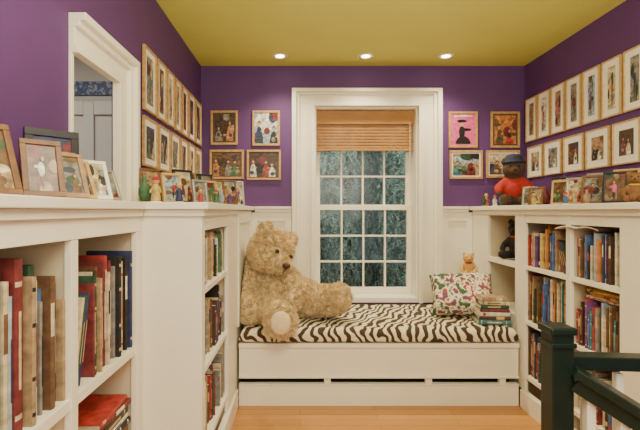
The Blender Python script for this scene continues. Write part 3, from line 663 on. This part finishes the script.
chains = [[(L(249, 276, 2.98), 0.09), (L(244, 295, 2.86), 0.095), (L(252, 311, 2.77), 0.085)],
          [(L(288, 283, 2.93), 0.07), (L(297, 293, 2.83), 0.062), (L(291, 303, 2.77), 0.06)],
          [(L(264, 300, 2.98), 0.12), (L(270, 309, 2.8), 0.10), (L(279, 317, 2.62), 0.08)],
          [(L(292, 299, 3.0), 0.12), (L(318, 300, 2.92), 0.102), (L(336, 300, 2.86), 0.088)]]
bb = blob('body', balls, chains, 0.009, FUR, BR, disp=0.016, nscale=0.024, tuft=120000, tl=0.021, seed=4)
for v in bb.data.vertices:
    if v.co.z < 0.001 and v.co.y+O.y > 2.62: v.co.z = 0.001
    if v.co.x+O.x < CL+0.014: v.co.x = CL+0.014-O.x
NOSE = mat('dark_brown_nose', (0.05, 0.02, 0.012), 0.5)
MUZ = mat('cream_plush', (0.80, 0.64, 0.40), 0.95, 0.10, 60, 0.2)
MB().sphere(H(0.0, -0.236, -0.028), (0.026, 0.020, 0.020)).build('nose', NOSE, BR)
for dx in (-0.060, 0.060):
    MB().sphere(H(dx, -0.158, 0.028), 0.014).build('eye', BLACK, BR)
MB().bar(H(0.0, -0.242, -0.045), H(0.0, -0.232, -0.082), 0.006, 0.006).build('mouth_stitch', NOSE, BR)
MB().sphere(L(281, 321, 2.55)+Vector((0, -0.050, 0)), (0.062, 0.024, 0.07)).build('foot_pad', MUZ, BR)

def small_bear(name, label, loc, rz, H, fm, cloth=None, hat=None, ribbon=None, group=None):
    r = tag(empty(name, loc, (0, 0, rz)), label, 'soft toy', group); s = H
    def v(*a): return tuple(x*s for x in a)
    balls = [(v(0, 0, .28), v(.19, .16, .27)), (v(0, -.02, .68), v(.2, .18, .18)), (v(0, -.18, .64), v(.085, .09, .07)), (v(-.16, 0, .84), v(.07, .045, .07)), (v(.16, 0, .84), v(.07, .045, .07))]
    chains = [[(v(sx*.14, -.02, .46), .075*s), (v(sx*.27, -.1, .32), .065*s), (v(sx*.26, -.2, .22), .06*s)] for sx in (-1, 1)]+[[(v(sx*.1, -.05, .1), .095*s), (v(sx*.18, -.34, .085), .08*s), (v(sx*.19, -.38, .12), .085*s)] for sx in (-1, 1)]
    blob('body', balls, chains, 0.028*s, fm, r, disp=0.012*s, nscale=0.05*s)
    MB().sphere(v(0, -.275, .655), v(.03, .02, .022), seg=8, rings=6).build('nose', BLACK, r)
    for sx in (-1, 1): MB().sphere(v(sx*.075, -.18, .73), .02*s, seg=8, rings=6).build('eye', BLACK, r)
    if cloth:
        blob('coat', [(v(0, 0, .3), v(.215, .185, .24))], [[(v(sx*.12, -.02, .46), .09*s), (v(sx*.27, -.1, .33), .082*s), (v(sx*.265, -.16, .27), .078*s)] for sx in (-1, 1)], 0.028*s, cloth, r)
    if hat:
        MB().lathe([(.0, .82*s), (.2*s, .80*s), (.21*s, .815*s), (.17*s, .83*s), (.155*s, .90*s), (.12*s, .96*s), (.0, .98*s)], seg=20).build('hat', hat, r)
    if ribbon:
        MB().lathe([(.12*s, .47*s), (.16*s, .485*s), (.165*s, .51*s), (.14*s, .53*s)], seg=20).build('ribbon', ribbon, r)
    return r
RED = mat('red_felt', (0.42, 0.02, 0.015), 0.85, 0.15, 60); DBLUE = mat('dark_blue_felt', (0.015, 0.02, 0.05), 0.8, 0.2, 60)
small_bear('toy_bear', 'soft toy bear in red coat and dark hat on right ledge corner', (1.50, 3.02, LZ+0.004), R(-20), 0.37, mat('dark_brown_plush', (0.07, 0.035, 0.022), 0.95, 0.3, 60), RED, DBLUE)
small_bear('toy_bear', 'black soft toy sitting in the cubby beside the window seat', (1.48, 2.92, 0.874), R(-50), 0.30, mat('black_plush', (0.015, 0.012, 0.012), 0.95, 0.3, 60), ribbon=RED)
small_bear('toy_bear', 'small golden soft toy bear perched on the floral cushion', (1.24, 3.165, 0.725), R(-15), 0.19, mat('golden_plush', (0.58, 0.33, 0.10), 0.95, 0.2, 60), ribbon=RED)
small_bear('toy_bear', 'small brown toy bear at the near end of the right ledge', (1.45, 1.86, LZ+0.003), R(-40), 0.15, mat('mid_brown_plush', (0.2, 0.09, 0.035), 0.95, 0.2, 60), ribbon=mat('yellow_felt', (0.6, 0.4, 0.05), 0.8))

# floral cushion
def pillow(w, h, t, n=18):
    vs = []; fs = []
    for s in (1, -1):
        for j in range(n+1):
            for i in range(n+1):
                u = -1+2*i/n; v = -1+2*j/n
                k = ((1-u**4)*(1-v**4))**0.45 if abs(u) < 1 and abs(v) < 1 else 0
                sh = 1-0.06*(1-abs(u)**2)*abs(v)**3; sw = 1-0.06*(1-abs(v)**2)*abs(u)**3
                vs.append((u*w/2*sw, s*t/2*k, v*h/2*sh))
    N = (n+1)**2
    for s in (0, 1):
        for j in range(n):
            for i in range(n):
                a = s*N+j*(n+1)+i; q = (a, a+1, a+n+2, a+n+1); fs.append(q if s == 1 else q[::-1])
    me = bpy.data.meshes.new('pillow'); me.from_pydata(vs, [], fs)
    bm = bmesh.new(); bm.from_mesh(me); bmesh.ops.remove_doubles(bm, verts=bm.verts, dist=0.0005); bmesh.ops.recalc_face_normals(bm, faces=bm.faces); bm.to_mesh(me); bm.free()
    for p in me.polygons: p.use_smooth = True
    return me
me = pillow(0.42, 0.31, 0.19); me.materials.append(FLORAL)
pc = bpy.data.objects.new('throw_pillow', me); COL.objects.link(pc); pc.rotation_euler = (R(-36), R(-3), R(-14)); pc.location = (1.125, 2.985, 0.63)
bpy.context.view_layer.update()
zmin = min((pc.matrix_world @ v.co).z for v in me.vertices); pc.location.z += 0.4735-zmin
tag(pc, 'floral cushion in red, green and cream on the right of the seat', 'cushion')

# ledge ornaments
def figurine(label, loc, H, mb_, mh, style, group='small ornaments on the ledges'):
    r = tag(empty('vase' if style == 2 else 'figurine', loc), label, 'ornament', group); s = H
    MB().lathe([(0.0, 0), (.22*s, 0), (.22*s, .05*s), (.17*s, .06*s), (0, .06*s)], seg=16).build('base', WHITE if style == 0 else OAKF, r)
    if style == 2:
        MB().lathe([(0, .06*s), (.12*s, .07*s), (.2*s, .3*s), (.2*s, .5*s), (.1*s, .72*s), (.07*s, .85*s), (.11*s, .95*s), (.09*s, .95*s), (.05*s, .85*s)], seg=18).build('body', mb_, r)
    else:
        MB().lathe([(0.12*s, .06*s), (.19*s, .1*s), (.15*s, .35*s), (.12*s, .45*s), (.14*s, .58*s), (.08*s, .68*s), (.05*s, .72*s)], seg=16).build('body', mb_, r)
        MB().sphere((0, 0, .82*s), .14*s).build('head', mh, r)
        for sx in (-1, 1): MB().bar((sx*.12*s, 0, .6*s), (sx*.2*s, -.06*s, .38*s), .06*s, .06*s).build('arm', mb_, r, bevel=.01*s)
        MB().lathe([(.15*s, .84*s), (.16*s, .86*s), (.09*s, .96*s), (0, 1.0*s)], seg=14).build('hat', RED if style == 0 else GOLD, r)
SK = cm('skin', 'glaze')
def g_(n): return cm(n, 'glaze')
figurine('small yellow figurine with red cap at jog of left ledge', (-0.60, 1.79, LZ), 0.11, g_('yellow'), SK, 0)
figurine('small dark blue figurine with gold cap on left ledge', (-0.50, 1.78, LZ), 0.085, g_('navy'), SK, 1)
figurine('small green glazed vase among photos on left ledge', (-0.67, 1.85, LZ), 0.12, g_('green'), SK, 2)
figurine('small cream vase at far end of left ledge by window', (-0.46, 3.27, LZ), 0.12, g_('cream'), SK, 2)
figurine('tiny red figurine on the front edge of the left ledge, near its jog', (-0.43, 1.86, LZ), 0.06, g_('red'), SK, 1)
figurine('tiny green figurine with red cap among silver and pine frames, left ledge', (-0.41, 2.10, LZ), 0.07, g_('green'), SK, 0)
figurine('small pale blue vase between pine and brown frames on left ledge', (-0.42, 2.30, LZ), 0.08, g_('pale blue'), SK, 2)
figurine('small purple figurine with gold cap on left ledge past the middle', (-0.41, 2.51, LZ), 0.09, g_('purple'), SK, 1)
figurine('small brown figurine with red cap on left ledge toward the window', (-0.42, 2.73, LZ), 0.09, g_('brown'), SK, 0)
figurine('small orange figurine on right ledge nearest the window corner', (1.42, 3.28, LZ), 0.10, g_('orange'), SK, 1)
figurine('small teal vase behind orange figurine on right ledge', (1.56, 3.31, LZ), 0.13, g_('teal'), SK, 2)
figurine('small white figurine with red cap before red coated bear', (1.36, 3.0, LZ), 0.08, g_('white'), SK, 0)
figurine('small maroon vase on right ledge behind the silver photo frame', (1.60, 2.80, LZ), 0.13, g_('maroon'), SK, 2)
figurine('small dark green vase at the corner of right ledge by the casing', (1.37, 3.20, LZ), 0.08, g_('dark green'), SK, 2)
figurine('tiny yellow figurine with gold cap on front edge of right ledge', (1.37, 2.52, LZ), 0.07, g_('yellow'), SK, 1)
figurine('tiny blue figurine with red cap on front edge of right ledge', (1.37, 2.22, LZ), 0.065, g_('blue'), SK, 0)
figurine('small tan vase on right ledge before the black photo frame', (1.38, 2.07, LZ), 0.07, g_('tan'), SK, 2)

# ---------------------------------------------------------------- stair railing
px_, py_ = 0.825, 1.38
sr = tag(empty('stair_railing', (px_, py_, 0)), 'dark green stair railing with square newel post and cream balusters', 'stair railing')
def sp(b, nm, m, bevel=0.003):
    o = b.build(nm, m, bevel=bevel); o.parent = sr; o.matrix_parent_inverse = Matrix.Translation(-sr.location); return o
hw = 0.034
sp(MB().box(px_-hw, px_+hw, py_-hw, py_+hw, 0, 0.8099), 'newel_post', GREEN)
sp(MB().box(px_-hw-.006, px_+hw+.006, py_-hw-.006, py_+hw+.006, 0.770, 0.785), 'newel_collar', GREEN)
sp(MB().box(px_-.042, px_+.042, py_-.042, py_+.042, 0.81, 0.834), 'newel_cap', GREEN, 0.006)
yb_ = 1.40
sp(MB().bar((px_+hw+.001, yb_, 0.715), (XR-.003, yb_, 0.685), .06, .044), 'handrail', GREEN, 0.004)
A0 = Vector((px_+hw+.001, 1.355, 0.70)); A1 = Vector((1.62, 1.05, 0.70-0.48))
dA = (A1-A0)
sp(MB().bar(A0, A1, .080, .028), 'handrail', GREEN, 0.003)
sp(MB().bar(A0-Vector((0, 0, .038)), A1-Vector((0, 0, .038)), .056, .044), 'handrail_moulding', GREEN, 0.004)
for i in range(8):
    x = 0.93+i*0.105; sp(MB().box(x-.012, x+.012, yb_-.012, yb_+.012, 0, 0.70-(x-px_)*0.033-0.02), 'baluster', CREAM)
for i in range(9):
    u = (i+0.5)/9.5; q = A0+dA*u; k = int((q.x-0.9)/0.23) if q.x > 0.9 else -1; zt = 0 if k < 0 else -0.18*(k+1)
    if q.y > 1.30: zt = 0
    sp(MB().box(q.x-.014, q.x+.014, q.y-.014, q.y+.014, zt+0.0005, q.z-0.055), 'baluster', CREAM)

# ---------------------------------------------------------------- lights
def area(name, loc, rot, size, e, col, sy=None):
    l = bpy.data.lights.new(name, 'AREA'); l.energy = e; l.size = size; l.color = col
    if sy: l.shape = 'RECTANGLE'; l.size_y = sy
    o = bpy.data.objects.new(name, l); COL.objects.link(o); o.location = loc; o.rotation_euler = rot; return o
area('landing_fill', (0.45, 0.5, ZC-0.03), (0, 0, 0), 1.1, 54, (1, 0.90, 0.69), 1.0)  # added soft fill from above, not a fitting of the landing
area('front_fill', (0.45, -1.1, 1.7), (R(82), 0, 0), 1.8, 46, (1, 0.92, 0.73), 1.2)  # unseen front fill added behind the camera to brighten the view ahead
area('ceiling_fill', (0.45, 0.9, 1.5), (R(172), 0, 0), 0.9, 32, (1, 0.93, 0.68), 0.6)  # added fill pointing up, lifts the dark ceiling
area('next_room_fill', (-1.6, 1.9, ZC-0.03), (0, 0, 0), 0.7, 14, (1, 0.93, 0.82))  # fill put in to brighten the room past the side opening
area('dusk_sky_glow', (0.7, 4.2, 3.4), (R(38), 0, 0), 2.0, 120, (0.92, 1.0, 0.96))
w = bpy.data.worlds.new('World'); bpy.context.scene.world = w; w.use_nodes = True
bg = w.node_tree.nodes['Background']; bg.inputs['Color'].default_value = (0.12, 0.165, 0.15, 1); bg.inputs['Strength'].default_value = 0.8

# ---------------------------------------------------------------- camera
cam = bpy.data.cameras.new('camera'); cam.sensor_width = 36; cam.lens = F/640*36; cam.shift_x = 20/640; cam.shift_y = -4/640; cam.clip_start = 0.02
c = bpy.data.objects.new('camera', cam); COL.objects.link(c); c.location = (0, 0, EYE); c.rotation_euler = (R(90), 0, 0)
bpy.context.scene.camera = c
